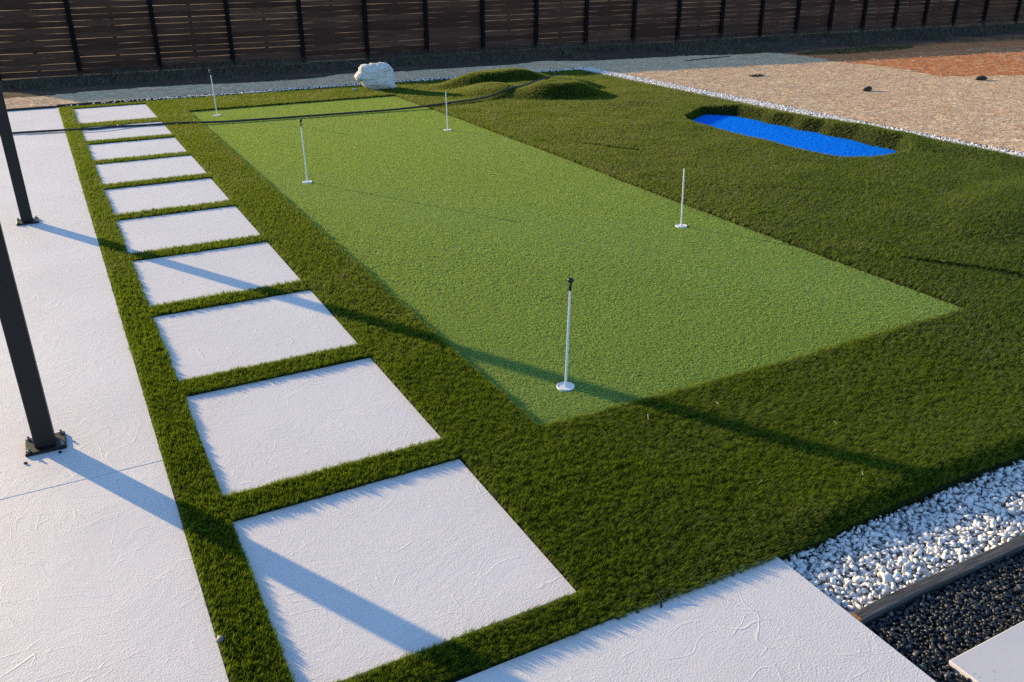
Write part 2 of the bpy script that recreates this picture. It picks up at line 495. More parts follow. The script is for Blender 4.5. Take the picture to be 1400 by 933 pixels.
# cast shadows of unseen pin flags, shaped into the lawn as strips of short pile
SHADOW_STREAKS = [((6.40, 4.82), (7.02, 3.90), .075), ((6.56, 10.66), (7.06, 9.68), .06)]
def in_shadow_streak(x, y):
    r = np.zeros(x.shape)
    for (a, b, w) in SHADOW_STREAKS:
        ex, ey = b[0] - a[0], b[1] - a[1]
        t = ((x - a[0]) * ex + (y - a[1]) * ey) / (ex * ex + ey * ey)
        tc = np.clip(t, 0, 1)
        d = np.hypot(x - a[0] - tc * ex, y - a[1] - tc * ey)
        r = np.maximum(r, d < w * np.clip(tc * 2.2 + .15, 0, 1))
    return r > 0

# ------------------------------------------------------------------ ground
def ground_z(x, y):
    x = np.asarray(x, float); y = np.asarray(y, float)
    z = 0.015 + np.zeros(x.shape)
    z += (fbm(x, y, .5, 21) - .5) * .05 * sstep(17.9, 19.5, y)
    fz = -0.165 + .0098 * x                                   # level along the fence foot
    z += sstep(18.5, 23.0, y) * (np.clip(fz, -.22, .2) - .015)
    z += sstep(19.0, 19.5, y) * (1 - sstep(20.2, 21.2, y)) * .05 * fbm(x, y, 1.3, 5)
    inside = (x > -9) & (x < 11.44) & (y < 17.70) & (y > -9)
    return np.where(inside, -.30, z)
xs = np.unique(np.round(np.concatenate([[-400, -200, -80, -40, -20, -12, -9.01, -8.99], np.arange(-8, 11.4, .4), [11.43, 11.45], np.arange(11.6, 33, .25), [36, 42, 60, 120, 400]]), 3))
ys = np.unique(np.round(np.concatenate([[-400, -100, -30, -9.01, -8.99], np.arange(-8, 17.6, .5), [17.69, 17.71], np.arange(17.85, 25, .2), [26, 28, 32, 40, 60, 120, 400]]), 3))
def grid_obj(name, xs, ys, fz, mat, keep=None, smooth=True):
    X, Y = np.meshgrid(xs, ys)
    V = np.stack([X.ravel(), Y.ravel(), fz(X, Y).ravel()], 1)
    nx, ny = len(xs), len(ys)
    i = (np.arange(ny - 1)[:, None] * nx + np.arange(nx - 1)[None, :]).ravel()
    F = np.stack([i, i + 1, i + nx + 1, i + nx], 1)
    if keep is not None:
        cx = (X[:-1, :-1] + X[1:, 1:]).ravel() / 2; cy = (Y[:-1, :-1] + Y[1:, 1:]).ravel() / 2
        F = F[keep(cx, cy)]
    return np_mesh(name, V, F, mat, smooth=smooth)
g_ = grid_obj('ground', xs, ys, ground_z, M['soil'])
tag(g_, 'brown and orange bare soil around the yard', kind='structure')

f_x = np.array([-60., -20, 0, 20, 40, 80, 200]); f_y = np.array([24.6, 30, 45, 80, 200])
tag(grid_obj('field', f_x, f_y, lambda x, y: ground_z(x, y) + .05 + 0, M['dry_field']), 'dry pale field beyond the fence', kind='structure')
# straw covered ground, laid just above the soil
def straw_edge_y(x): return 19.25 + (vnoise(x, x * 0, .8, 3) - .5) * .5 - np.where(x > 11, (x - 11) * .17, 0)
def straw_right(y): return 17.5 + (vnoise(y, y * 0, .7, 8) - .5) * .6 + np.clip(12.6 - y, 0, 6) * 2.3
def straw_mask(x, y):
    a = (x < 11.45) & (y > 17.71) & (x > -7)
    b = (x >= 11.45) & (x < straw_right(y)) & (y > 1)
    return (a | b) & (y < straw_edge_y(x))
sx_ = np.concatenate([np.arange(-7, 11.4, .2), [11.455], np.arange(11.6, 31, .2)])
sy_ = np.concatenate([np.arange(1, 17.6, .2), [17.715], np.arange(17.85, 20.2, .1)])
s_ = grid_obj('straw_ground', sx_, sy_, lambda x, y: ground_z(x, np.maximum(y, 0)) * 0 + np.where((x < 11.45) & (y < 17.71), 0.015, ground_z(x, y)) + .006 + (fbm(x, y, 2.2, 4) - .5) * .01, M['straw_bed'],
              keep=lambda x, y: straw_mask(x, y))
tag(s_, 'ground covered with pale straw beside and behind the lawn', kind='structure')

# ------------------------------------------------------------------ patio, terrace, pavers
def slab(name, x0, x1, y0, y1, zt, zb, mat, parent=None, bev=.006, wob=.0):
    n = 10
    return MB().box(((x0 + x1) / 2, (y0 + y1) / 2, (zt + zb) / 2), (x1 - x0, y1 - y0, zt - zb), bev).build(name, mat, parent)
tag(slab('patio', -8.95, TX0, 4.388, 17.60, 0, -.2, M['plaster_patio'], bev=.003), 'white trowelled patio floor left of the grass strip', kind='structure')
tag(slab('patio', -8.95, TX0, -8.9, 4.384, 0, -.2, M['plaster_patio'], bev=.003), 'white trowelled patio floor left of the grass strip, near bay', kind='structure')
tag(slab('terrace', TX0 + .003, 2.535, -8.9, 2.235, 0.001, -.25, M['plaster_terrace'], bev=.008), 'white textured terrace floor in the foreground', kind='structure')
ords = ['nearest of the ten white square pavers, crossed by the shadow of the near post',
        'second white paver from the camera, whole and free of post shadow',
        'third white paver from the camera, with the far post shadow across its top right corner',
        'fourth white paver from the camera, cut across by the slanting far post shadow',
        'fifth white paver from the camera in the grass grid',
        'sixth white paver from the camera in the grass grid',
        'seventh white paver from the camera, fourth from the far end',
        'eighth white paver from the camera, just in front of the one under the hose',
        'white paver with the black hose lying across it, second from the far end',
        'farthest and longest white paver at the back edge of the lawn']
PZ = []
for i, (a, b) in enumerate(PAV):
    j = random.uniform(-.006, .006)
    z = random.uniform(-.004, .004)
    PZ.append(z)
    o = slab('paver', PX0 + j, PX1 + j, a, b, z, -.14, M['plaster_paver'], bev=.010)
    tag(o, ords[i], 'paver', 'white pavers laid in the grass')
# black stones side: smooth grey-white slab at the lower right corner
o = MB().box((4.6, .40, -.06), (3.86, 2.06, .11), .004).build('corner_slab', M['slab_smooth'])
tag(o, 'smooth pale grey slab at the lower right corner beside the black stones', 'slab')

# ------------------------------------------------------------------ lawn base, putting green, blue patch
tx = np.unique(np.concatenate([np.arange(TX0, TX1, .06), [TX1]]))
ty = np.unique(np.concatenate([np.arange(2.22, 8, .05), np.arange(8, TY1, .07), [TY1]]))
o = grid_obj('lawn_backing', tx, ty, turf_z, M['thatch'], keep=lambda x, y: y > turf_near(x) - .01)
tag(o, 'dark backing of the artificial lawn', kind='structure')
# near edge skirt of the lawn beside the gravel
ex = np.arange(2.54, TX1, .08)
top = [(x, float(turf_near(x)) + .0, float(turf_z(x, turf_near(x))) + .004) for x in ex]
v = top + [(p[0], p[1] - .02, -.14) for p in top]
n = len(top)
tag(mesh_obj('lawn_edge', v, [(i, i + n, i + n + 1, i + 1) for i in range(n - 1)], M['thatch']), 'dark cut edge of the lawn above the white gravel', kind='structure')

gy = np.unique(np.concatenate([np.arange(GY0, GY1, .12), [GY1]]))
V = []; F = []
nu = 34
for y in gy:
    xr = float(green_right(y)) + .012 * math.sin(y * 7.3) + .008 * math.sin(y * 17)
    for t in np.linspace(0, 1, nu):
        x = GX0 + (xr - GX0) * t
        V.append((x, y + (.02 * math.sin(x * 1.3) * (1 - (y - GY0) / (GY1 - GY0))), GZ + .002 * math.sin(x * 1.7 + y)))
for r in range(len(gy) - 1):
    for c_ in range(nu - 1):
        i = r * nu + c_; F.append((i, i + 1, i + nu + 1, i + nu))
tag(np_mesh('putting_green', V, F, M['green_carpet'], smooth=True), 'light green short pile putting green set into the lawn', kind='structure')

cxy = BL.mean(0)
ring = [(cxy[0] + (p[0] - cxy[0]) * 1.0, cxy[1] + (p[1] - cxy[1]) * 1.0) for p in BL]
V = []; F = []; nr = 6; nb = len(BL)
for r in range(nr + 1):
    t = r / nr
    for p in BL:
        x = cxy[0] + (p[0] - cxy[0]) * (1.04 - t); y = cxy[1] + (p[1] - cxy[1]) * (1.04 - t)
        V.append((x, y, -.125 + .012 * float(fbm(np.array([x]), np.array([y]), 2.0, 6)[0])))
for r in range(nr):
    for i in range(nb):
        j = (i + 1) % nb; F.append((r * nb + i, r * nb + j, (r + 1) * nb + j, (r + 1) * nb + i))
o = np_mesh('bunker_carpet', V, F, M['blue'], smooth=True)
tag(o, 'bright blue carpet in the sunken hollow of the lawn near the right gravel strip', 'carpet')

# ------------------------------------------------------------------ grass tufts (instanced on point meshes)
def tuft_mesh(name, nb, rad, h, w, bend, mat, seed=0, curl=.4):
    r = np.random.default_rng(seed)
    V = []; F = []
    for i in range(nb):
        a = r.uniform(0, 2 * math.pi); q = rad * math.sqrt(r.uniform())
        bx, by = q * math.cos(a), q * math.sin(a)
        d = r.uniform(0, 2 * math.pi); dx, dy = math.cos(d), math.sin(d)
        wd = r.uniform(0, 2 * math.pi); wx, wy = math.cos(wd) * w / 2, math.sin(wd) * w / 2
        lo = r.uniform() < curl; hh = h * (r.uniform(.5, .8) if lo else r.uniform(.8, 1.05)); bb = bend * (r.uniform(.9, 1.7) if lo else r.uniform(.2, 1.0))
        n0 = len(V)
        V += [(bx - wx, by - wy, 0), (bx + wx, by + wy, 0)]
        mx, my, mz = bx + dx * bb * .3, by + dy * bb * .3, hh * .6
        V += [(mx - wx, my - wy, mz), (mx + wx, my + wy, mz)]
        V += [(bx + dx * bb, by + dy * bb, hh)]
        F += [(n0, n0 + 1, n0 + 3), (n0, n0 + 3, n0 + 2), (n0 + 2, n0 + 3, n0 + 4)]
    return np_mesh(name, V, F, mat, link=False)

def scatter(name, P, rotz, tilt, tiltdir, scale, variants, label, vidx=None):
    """points -> instances of the variants (stuff)"""
    n = len(P)
    me = bpy.data.meshes.new(name)
    me.vertices.add(n); me.vertices.foreach_set('co', np.asarray(P, np.float32).ravel())
    rot = np.stack([tilt * np.cos(tiltdir), tilt * np.sin(tiltdir), rotz], 1).astype(np.float32)
    at = me.attributes.new('rot', 'FLOAT_VECTOR', 'POINT'); at.data.foreach_set('vector', rot.ravel())
    sc3 = np.asarray(scale, np.float32)
    if sc3.ndim == 1: sc3 = np.stack([sc3] * 3, 1)
    at = me.attributes.new('scl', 'FLOAT_VECTOR', 'POINT'); at.data.foreach_set('vector', sc3.ravel())
    at = me.attributes.new('vid', 'INT', 'POINT')
    at.data.foreach_set('value', (vidx if vidx is not None else rng.integers(0, len(variants), n)).astype(np.int32))
    me.update()
    o = bpy.data.objects.new(name, me); col.objects.link(o)
    me.materials.append(variants[0].data.materials[0])
    ng = bpy.data.node_groups.new(name + '_nodes', 'GeometryNodeTree')
    ng.interface.new_socket('Geometry', in_out='INPUT', socket_type='NodeSocketGeometry')
    ng.interface.new_socket('Geometry', in_out='OUTPUT', socket_type='NodeSocketGeometry')
    gi = ng.nodes.new('NodeGroupInput'); go = ng.nodes.new('NodeGroupOutput')
    iop = ng.nodes.new('GeometryNodeInstanceOnPoints')
    gti = ng.nodes.new('GeometryNodeGeometryToInstance')
    for v in reversed(variants):
        oi = ng.nodes.new('GeometryNodeObjectInfo'); oi.inputs['Object'].default_value = v
        oi.inputs['As Instance'].default_value = True
        ng.links.new(oi.outputs['Geometry'], gti.inputs[0])
    ng.links.new(gi.outputs[0], iop.inputs['Points'])
    ng.links.new(gti.outputs[0], iop.inputs['Instance'])
    iop.inputs['Pick Instance'].default_value = True
    for nm, typ, sk in (('vid', 'INT', 'Instance Index'), ('rot', 'FLOAT_VECTOR', 'Rotation'), ('scl', 'FLOAT_VECTOR', 'Scale')):
        na = ng.nodes.new('GeometryNodeInputNamedAttribute'); na.data_type = typ; na.inputs['Name'].default_value = nm
        outp = [s for s in na.outputs if s.name == 'Attribute' and s.enabled][0]
        ng.links.new(outp, iop.inputs[sk])
    ng.links.new(iop.outputs[0], go.inputs[0])
    md = o.modifiers.new('tufts', 'NODES'); md.node_group = ng
    return tag(o, label, kind='stuff')

def jitter_grid(x0, x1, y0, y1, step):
    nx = int((x1 - x0) / step); ny = int((y1 - y0) / step)
    X, Y = np.meshgrid(x0 + (np.arange(nx) + .5) * step, y0 + (np.arange(ny) + .5) * step)
    X = X.ravel() + rng.uniform(-.55, .55, X.size) * step; Y = Y.ravel() + rng.uniform(-.55, .55, Y.size) * step
    return X, Y

def lawn_ok(x, y, mar):
    ok = (x > TX0 + mar) & (x < TX1 - mar) & (y > turf_near(x) + mar) & (y < TY1 - mar)
    for (a, b) in PAV:
        ok &= ~((x > PX0 - mar) & (x < PX1 + mar) & (y > a - mar) & (y < b + mar))
    wob = (fbm(x, y, 6, 31) - .5) * .02
    mar = .006
    ok &= ~((x > GX0 - mar) & (x < green_right(y) + mar + wob) & (y > GY0 - mar + wob + .02 * np.sin(x * 1.3)) & (y < GY1 + mar))
    ok &= poly_dist(x, y, BL) > .0
    return ok

TUFT_N = [tuft_mesh('lawn_tuft', 11, .0085, .050, .0018, .008, M['turf'], seed=s) for s in range(7)]
TUFT_F = [tuft_mesh('lawn_tuft_wide', 13, .015, .050, .0028, .011, M['turf'], seed=10 + s) for s in range(7)]
PILE_N = [tuft_mesh('pile_tuft', 10, .009, .0095, .0020, .0035, M['pile'], seed=20 + s) for s in range(4)]
PILE_F = [tuft_mesh('pile_tuft_wide', 11, .0125, .0095, .0028, .0045, M['pile'], seed=30 + s) for s in range(4)]

LEAN = (.47 * .55, -.88 * .55)                # away from the sun, towards the terrace
def lawn_scatter(x0, x1, y0, y1, step, variants, sel, name, label):
    X, Y = jitter_grid(x0, x1, y0, y1, step)
    ok = lawn_ok(X, Y, -.006) & sel(X, Y)
    X, Y = X[ok], Y[ok]
    Z = turf_z(X, Y)
    shadow_streak = in_shadow_streak(X, Y)
    n = len(X)
    # patches of pile pressed in different directions
    tn = fbm(X, Y, 3.2, 44); dn = fbm(X, Y, 1.1, 55, 2) * 4 * math.pi
    tilt = .05 + .5 * np.clip(tn - .40, 0, 1) + rng.normal(0, .09, n)
    s = rng.uniform(.9, 1.1, n)
    cl = sstep(.15, .85, vnoise(X, Y, 52, 61) * .6 + rng.uniform(0, 1, n) * .4)
    sz = (.60 + .44 * cl) * (.93 + .14 * fbm(X, Y, 3, 63, 2)) * np.where(shadow_streak, .25, 1.0)  # pile cut short along the streaks that stand in for flag shadows
    scl = np.stack([s, s, sz], 1)
    # the pile leans one way, with pressed patches; a spin of the tuft would turn the lean, so none
    lx = LEAN[0] + tilt * np.cos(dn); ly = LEAN[1] + tilt * np.sin(dn)
    lt = np.hypot(lx, ly) + 1e-6
    return scatter(name, np.stack([X, Y, Z], 1), np.zeros(n), lt, np.arctan2(lx, -ly), scl, variants, label)

near = lambda x, y: (np.hypot(x, y) + rng.normal(0, .25, x.shape)) < 7.0
bands = [('grass', TX0, 6.6, 2.2, 7.8, .0118, TUFT_N, lambda x, y: np.hypot(x, y) + rng.uniform(-.9, .9, x.shape) < 6.0, 'dark green artificial grass of the lawn, near part'),
         ('grass', TX0, TX1, 2.2, TY1, .0205, TUFT_F, lambda x, y: np.hypot(x, y) + rng.uniform(-.9, .9, x.shape) >= 5.9, 'artificial grass of the lawn, far part')]
for b_ in bands:
    o = lawn_scatter(b_[1], b_[2], b_[3], b_[4], b_[5], b_[6], b_[7], b_[0], b_[8])
# overhanging blades on the lawn's near edge above the gravel
ne = 5200
X = rng.uniform(2.5, 8.5, ne); t = rng.uniform(0, 1, ne)
Y = turf_near(X) + .012 - .012 * t
Z = turf_z(X, turf_near(X)) - .075 * t
scatter('grass', np.stack([X, Y, Z], 1), rng.uniform(0, 6.3, ne), rng.uniform(.6, 1.15, ne), rng.normal(0, .3, ne), rng.uniform(.7, 1.0, ne), TUFT_N,
        'grass blades hanging over the lawn edge at the white gravel')

def pile_scatter(step, variants, sel, name, label):
    X, Y = jitter_grid(GX0, 6.2, GY0, GY1, step)
    ok = (X > GX0 + .004) & (X < green_right(Y) + .006) & sel(X, Y)
    for cx, cy in CUPS: ok &= np.hypot(X - cx, Y - cy) > .072
    X, Y = X[ok], Y[ok]; n = len(X)
    tilt = rng.uniform(.0, .3, n)
    s = rng.uniform(.75, 1.2, n)
    return scatter(name, np.stack([X, Y, np.full(n, GZ)], 1), rng.uniform(0, 6.3, n), tilt, rng.uniform(0, 6.3, n), s, variants, label)
CUPS = [(2.56, 4.11), (2.595, 10.15), (5.40, 6.555), (5.435, 12.375), (2.537, 15.48)]
XB, YB = jitter_grid(8.9, 10.9, 7.5, 12.2, .022)
okb = poly_dist(XB, YB, BL) < .03
XB, YB = XB[okb], YB[okb]; nB = len(XB)
PILE_B = [tuft_mesh('blue_tuft', 12, .018, .016, .0045, .008, M['blue_pile'], seed=50 + s) for s in range(3)]
scatter('carpet_pile', np.stack([XB, YB, np.full(nB, -.122)], 1), rng.uniform(0, 6.3, nB), rng.uniform(0, .5, nB), rng.uniform(0, 6.3, nB), rng.uniform(.8, 1.2, nB), PILE_B, 'blue pile of the carpet in the sunken hollow')
pile_scatter(.0122, PILE_N, lambda x, y: np.hypot(x, y) + rng.uniform(-1.2, 1.2, x.shape) < 7.2, 'grass', 'short light green pile of the putting green, near part')
pile_scatter(.0172, PILE_F, lambda x, y: np.hypot(x, y) + rng.uniform(-1.2, 1.2, x.shape) >= 7.1, 'grass', 'short light green pile of the putting green, far part')

# ------------------------------------------------------------------ stones
def ico(sub=1):
    import bmesh
    bm = bmesh.new(); bmesh.ops.create_icosphere(bm, subdivisions=sub, radius=1)
    V = np.array([v.co[:] for v in bm.verts]); F = np.array([[v.index for v in f.verts] for f in bm.faces]); bm.free()
    return V, F
IV, IF = ico(1)
def stones(name, X, Y, Z, size, mat, label, flat=.6, parent=None):
    n = len(X)
    nv = len(IV)
    var = []
    for q in range(24):
        v = IV * (1 + rng.uniform(-.33, .33, (nv, 1)))
        # chip with a few planes for angular crushed stone
        for _ in range(8):
            d = rng.normal(size=3); d /= np.linalg.norm(d); c = rng.uniform(.35, .7)
            ov = np.clip(v @ d - c, 0, None); v = v - ov[:, None] * d
        v = v * np.array([1.25, .85, flat])[None] * rng.uniform(.8, 1.2, 3)
        var.append(v)
    var = np.array(var)[rng.integers(0, 24, n)]
    ang = rng.normal(0, .6, (n, 3)); ang[:, 2] = rng.uniform(0, 6.3, n)
    cx, sx = np.cos(ang[:, 0]), np.sin(ang[:, 0]); cy, sy = np.cos(ang[:, 1]), np.sin(ang[:, 1]); cz, sz = np.cos(ang[:, 2]), np.sin(ang[:, 2])
    x, y, z = var[..., 0], var[..., 1], var[..., 2]
    y, z = y * cx[:, None] - z * sx[:, None], y * sx[:, None] + z * cx[:, None]
    x, z = x * cy[:, None] + z * sy[:, None], -x * sy[:, None] + z * cy[:, None]
    x, y = x * cz[:, None] - y * sz[:, None], x * sz[:, None] + y * cz[:, None]
    s = np.asarray(size)[:, None]
    V = np.stack([x * s + X[:, None], y * s + Y[:, None], z * s + Z[:, None]], -1).reshape(-1, 3)
    F = (IF[None] + (np.arange(n) * nv)[:, None, None]).reshape(-1, 3)
    tint = np.repeat(np.clip(rng.beta(2.2, 1.6, n), 0, 1), nv)
    return tag(np_mesh(name, V, F, mat, parent, tint=tint), label, kind='stuff')

# beds under the stones
tag(mesh_obj('gravel_bed', [(2.536, 1.80, -.085), (11.4, 1.80, -.085), (11.4, 2.5, -.085), (2.536, 2.5, -.085)], [(0, 1, 2, 3)], M['gravel_bed']), 'bed under the white gravel', kind='structure')
tag(mesh_obj('gravel_bed', [(2.536, -8.8, -.066), (11.4, -8.8, -.066), (11.4, 1.75, -.066), (2.536, 1.75, -.066)], [(0, 1, 2, 3)], M['dark_bed']), 'dark bed under the black stones', kind='structure')
def lay(x0, x1, y0, y1, step, zf, size, clump=0):
    X, Y = jitter_grid(x0, x1, y0, y1, step)
    n = len(X); s = size * rng.uniform(.5, 1.5, n)
    return X, Y, zf(X, Y), s
A = lay(2.55, 6.2, 1.80, 2.27, .022, lambda x, y: -.062 + rng.uniform(0, .012, x.shape), .0150)
B = lay(2.55, 6.2, 1.80, 2.24, .0235, lambda x, y: -.040 + rng.uniform(0, .014, x.shape) + .02 * (fbm(x, y, 4, 3) - .5), .0170)
stones('white_gravel', *[np.concatenate([a, b]) for a, b in zip(A, B)], M['white_stone'], 'white crushed marble gravel between lawn and timber edging')
A = lay(2.55, 5.2, 1.25, 1.735, .0125, lambda x, y: -.046 + rng.uniform(0, .010, x.shape), .0105)
B = lay(2.55, 5.2, 1.25, 1.735, .0155, lambda x, y: -.034 + rng.uniform(0, .012, x.shape) + .012 * (fbm(x, y, 5, 8) - .5), .0120)
C_ = lay(2.55, 2.70, .2, 1.25, .0150, lambda x, y: -.036 + rng.uniform(0, .012, x.shape), .0115)
abc = [np.concatenate(t) for t in zip(A, B, C_)]
ok = ~((abc[0] > 2.665) & (abc[1] < 1.435))
stones('black_gravel', *[t[ok] for t in abc], M['black_stone'], 'black pebbles between the timber edging and the slabs')
# right-hand and far white strips
X1, Y1 = jitter_grid(11.10, 11.42, 4.5, 17.6, .030)
X2, Y2 = jitter_grid(-.2, 11.42, 17.545, 17.665, .034)
keep = (X2 > .3) & (rng.uniform(0, 1, X2.size) < np.clip((X2 - .2) / 3.5, .15, 1))
X = np.concatenate([X1, X2[keep]]); Y = np.concatenate([Y1, Y2[keep]])
stones('white_gravel', X, Y, .022 + rng.uniform(0, .022, X.size), .021 * rng.uniform(.6, 1.3, X.size), M['white_stone'], 'white gravel strip along the right and back edge of the lawn')
tag(mesh_obj('gravel_bed', [(11.08, 2.2, .012), (11.43, 2.2, .012), (11.43, 17.67, .012), (11.08, 17.67, .012)], [(0, 1, 2, 3)], M['gravel_bed']), 'bed under the right gravel strip', kind='structure')
tag(mesh_obj('gravel_bed', [(.2, 17.50, -.014), (11.15, 17.50, -.014), (11.15, 17.67, -.014), (.2, 17.67, -.014)], [(0, 1, 2, 3)], M['gravel_bed']), 'bed under the back gravel strip', kind='structure')

# ------------------------------------------------------------------ edgings
o = MB().box((11.44, 9.9, -.03), (.012, 15.55, .13), .002).build('steel_edging', M['edging'])
tag(o, 'thin dark edging between the right white gravel strip and the straw', 'edging')
o = MB().box((5.8, 17.685, -.035), (11.27, .018, .15), .002).build('steel_edging', M['edging'])
tag(o, 'thin dark edging along the back edge of the lawn', 'edging')
o = MB().box((-4.4, 17.64, -.03), (9.0, .04, .13), .002).build('form_board', M['edging'])
tag(o, 'dark form board along the far end of the white patio', 'edging')
r_ = empty('timber_edging', (2.545, 1.767, 0))
b_ = MB()
nseg = 22
L = 4.6; W2 = .027
vv = []; ff = []
for i in range(nseg + 1):
    x = L * i / nseg
    y = .006 * math.sin(i * .9); zt = -.004 + .003 * math.sin(i * 1.7)
    vv += [(x, y - W2, -.11), (x, y - W2, zt - .003), (x, y - W2 + .004, zt), (x, y + W2 - .004, zt), (x, y + W2, zt - .003), (x, y + W2, -.11)]
for i in range(nseg):
    for j in range(5):
        a = i * 6 + j; ff.append((a, a + 6, a + 7, a + 1))
ff += [(nseg * 6 + 0, nseg * 6 + 1, nseg * 6 + 2, nseg * 6 + 3, nseg * 6 + 4, nseg * 6 + 5)]
b_.add(vv, ff).build('beam', M['timber'], r_)
MB().box((-.002, 0, -.054), (.014, .050, .106), 0).build('cut_end', M['timber_end'], r_)
tag(r_, 'dark stained timber edging between white and black gravel with raw orange end', 'edging')

# ------------------------------------------------------------------ patio posts
def patio_post(x, y, label):
    r = empty('patio_post', (x, y, 0))
    MB().box((0, 0, 1.42), (.105, .105, 2.80), .007).build('shaft', M['steel'], r)
    MB().box((0, 0, .010), (.205, .185, .016), .004).build('base_plate', M['steel'], r)
    for sx in (-1, 1):
        for sy in (-1, 1):
            bo = MB().lathe([(.011, .018), (.011, .030), (.006, .031), (.006, .040), (.004, .042)], (sx * .082, sy * .070, 0), 6)
            bo.build('anchor_bolt', M['zinc'], r)
    MB().box((0, 0, 2.83), (.115, .115, .02), .004).build('cap', M['steel'], r)
    return tag(r, label, 'post', 'charcoal steel posts on the patio')
patio_post(-.372, 4.862, 'near charcoal steel post bolted to the white patio, its base in full view')
patio_post(-.400, 9.815, 'farther charcoal steel post on the white patio, seen behind the near one')
for i, (x, y, l_) in enumerate([(-.475, 4.70, 'loose dark nut lying in front of the left corner of the near post plate'), (-.305, 4.735, 'loose dark nut in the shade in front of the near post plate')]):
    o = MB().lathe([(.009, 0), (.009, .008), (.004, .008), (.004, .002)], (0, 0, 0), 6).build('hex_nut', M['steel']); o.location = (x, y, .001)
    tag(o, l_, 'nut')

# ------------------------------------------------------------------ cups and pins
cup_lab = ['white hole cup nearest the camera, under the front knobbed pin', 'white hole cup under the second knobbed pin in the left half of the green',
           'white hole cup under the bare pin at the right edge of the green', 'white hole cup under the bare pin near the far right corner', 'hole cup under the farthest pin in the far left corner']
pin_lab = ['nearest putting pin, white rod with a black knob', 'white putting pin with black knob in the left middle of the green',
           'bare white putting pin without a knob, near the right edge of the green', 'bare white putting pin without a knob, near the far right corner of the green',
           'farthest putting pin with black knob, in the far left corner before the fence']
pin_h = [.735, .745, .585, .57, .745]
pin_tilt = [(.022, .0), (-.01, .0), (-.035, 0), (-.02, 0), (-.02, 0)]
for i, (x, y) in enumerate(CUPS):
    r = empty('hole_cup', (x, y, GZ))
    MB().lathe([(.0565, .001), (.0575, .012), (.054, .0135), (.0500, .0115), (.049, .004), (.047, -.02)], (0, 0, 0), 28, cap=False).build('rim', M['white_cup'], r, True)
    MB().lathe([(.0005, .008), (.012, .008), (.0500, .0095)], (0, 0, 0), 28, cap=False).build('liner', M['white_cup'], r, True)
    tag(r, cup_lab[i], 'hole cup', 'hole cups in the putting green')
    p = empty('putting_pin', (x, y, GZ + .004))
    p.rotation_euler = (pin_tilt[i][1], pin_tilt[i][0], 0)
    h = pin_h[i]
    knob = i in (0, 1, 4)
    ht = h - .085 if knob else h
    MB().lathe([(.0105, 0), (.0105, .012), (.0078, .02), (.0070, ht - .004), (.0055, ht)], (0, 0, 0), 14).build('rod', M['white_rod'], p, True)
    if knob:
        MB().lathe([(.0075, ht), (.0085, ht + .004), (.0080, ht + .02), (.0092, ht + .024), (.0085, ht + .040), (.0075, ht + .052)], (0, 0, 0), 14).build('grip', M['black_plastic'], p, True)
        MB().lathe([(.008, ht + .052), (.016, ht + .056), (.0205, ht + .064), (.0205, ht + .071), (.016, ht + .079), (.006, ht + .083)], (0, 0, 0), 18).build('knob', M['black_plastic'], p, True)
    tag(p, pin_lab[i], 'putting pin', 'putting pins in the holes')

# ------------------------------------------------------------------ hose
HP = [(-3.2, 15.4), (-1.9, 15.32), (-.66, 15.20), (-.11, 15.13), (.3, 15.03), (.62, 14.98), (.85, 15.02), (1.25, 14.93), (1.62, 14.86), (2.1, 14.74), (2.7, 14.64), (3.6, 14.55), (4.8, 14.46), (6.03, 14.41),
      (6.96, 14.55), (7.6, 14.78), (8.1, 15.07), (8.6, 15.45), (9.2, 15.8), (9.75, 16.05), (10.0, 16.2)]
def catmull(P, n=6):
    P = [np.array(p, float) for p in P]; out = []
    for i in range(len(P) - 1):
        a = P[max(i - 1, 0)]; b = P[i]; c = P[i + 1]; d = P[min(i + 2, len(P) - 1)]
        for q in range(n):
            t = q / n
            out.append(.5 * ((2 * b) + (c - a) * t + (2 * a - 5 * b + 4 * c - d) * t * t + (3 * b - a - 3 * c + d) * t ** 3))
    out.append(P[-1]); return out
pts = []
for p in catmull(HP):
    x, y = float(p[0]), float(p[1])
    if x < TX0 + .02 or (PX0 < x < PX1): z = .019
    elif GX0 < x < float(green_right(y)): z = .012
    elif x < GX0: z = float(turf_z(x, y)) + .034
    else: z = float(turf_z(x, y)) + .052
    pts.append((x, y, z))
zz = np.array([p[2] for p in pts]); zz = np.convolve(np.pad(zz, 3, 'edge'), np.ones(7) / 7, 'valid'); 
pts = [(p[0], p[1], max(z, p[2] - .012)) for p, z in zip(pts, zz)]
r = empty('garden_hose', (0, 15, 0))
h_ = MB().tube([(p[0], p[1] - 15, p[2]) for p in pts], .0165, 8).build('hose', M['rubber'], r, True)
cx_, cy_ = .93, 15.02 - 15
MB().tube([(cx_, cy_, .022), (cx_ + .05, cy_ - .01, .022), (cx_ + .051, cy_ - .01, .022), (cx_ + .10, cy_ - .02, .022)], [.024, .024, .020, .020], 10).build('coupling', M['brass'], r, True)
tag(r, 'black hose lying across the patio, paver, putting green and front mound', 'hose')
pts = [(-.35, 15.02, .006), (.0, 14.97, .006), (.19, 14.94, .008), (.42, 14.78, .006), (.8, 14.74, .006), (1.2, 14.86, .006), (1.6, 14.9, .006)]
o = MB().tube([tuple(p) for p in catmull(pts)], .005, 6).build('cord', M['cord'], None, True)
tag(o, 'thin pale cord lying beside the black hose on the paver', 'cord')

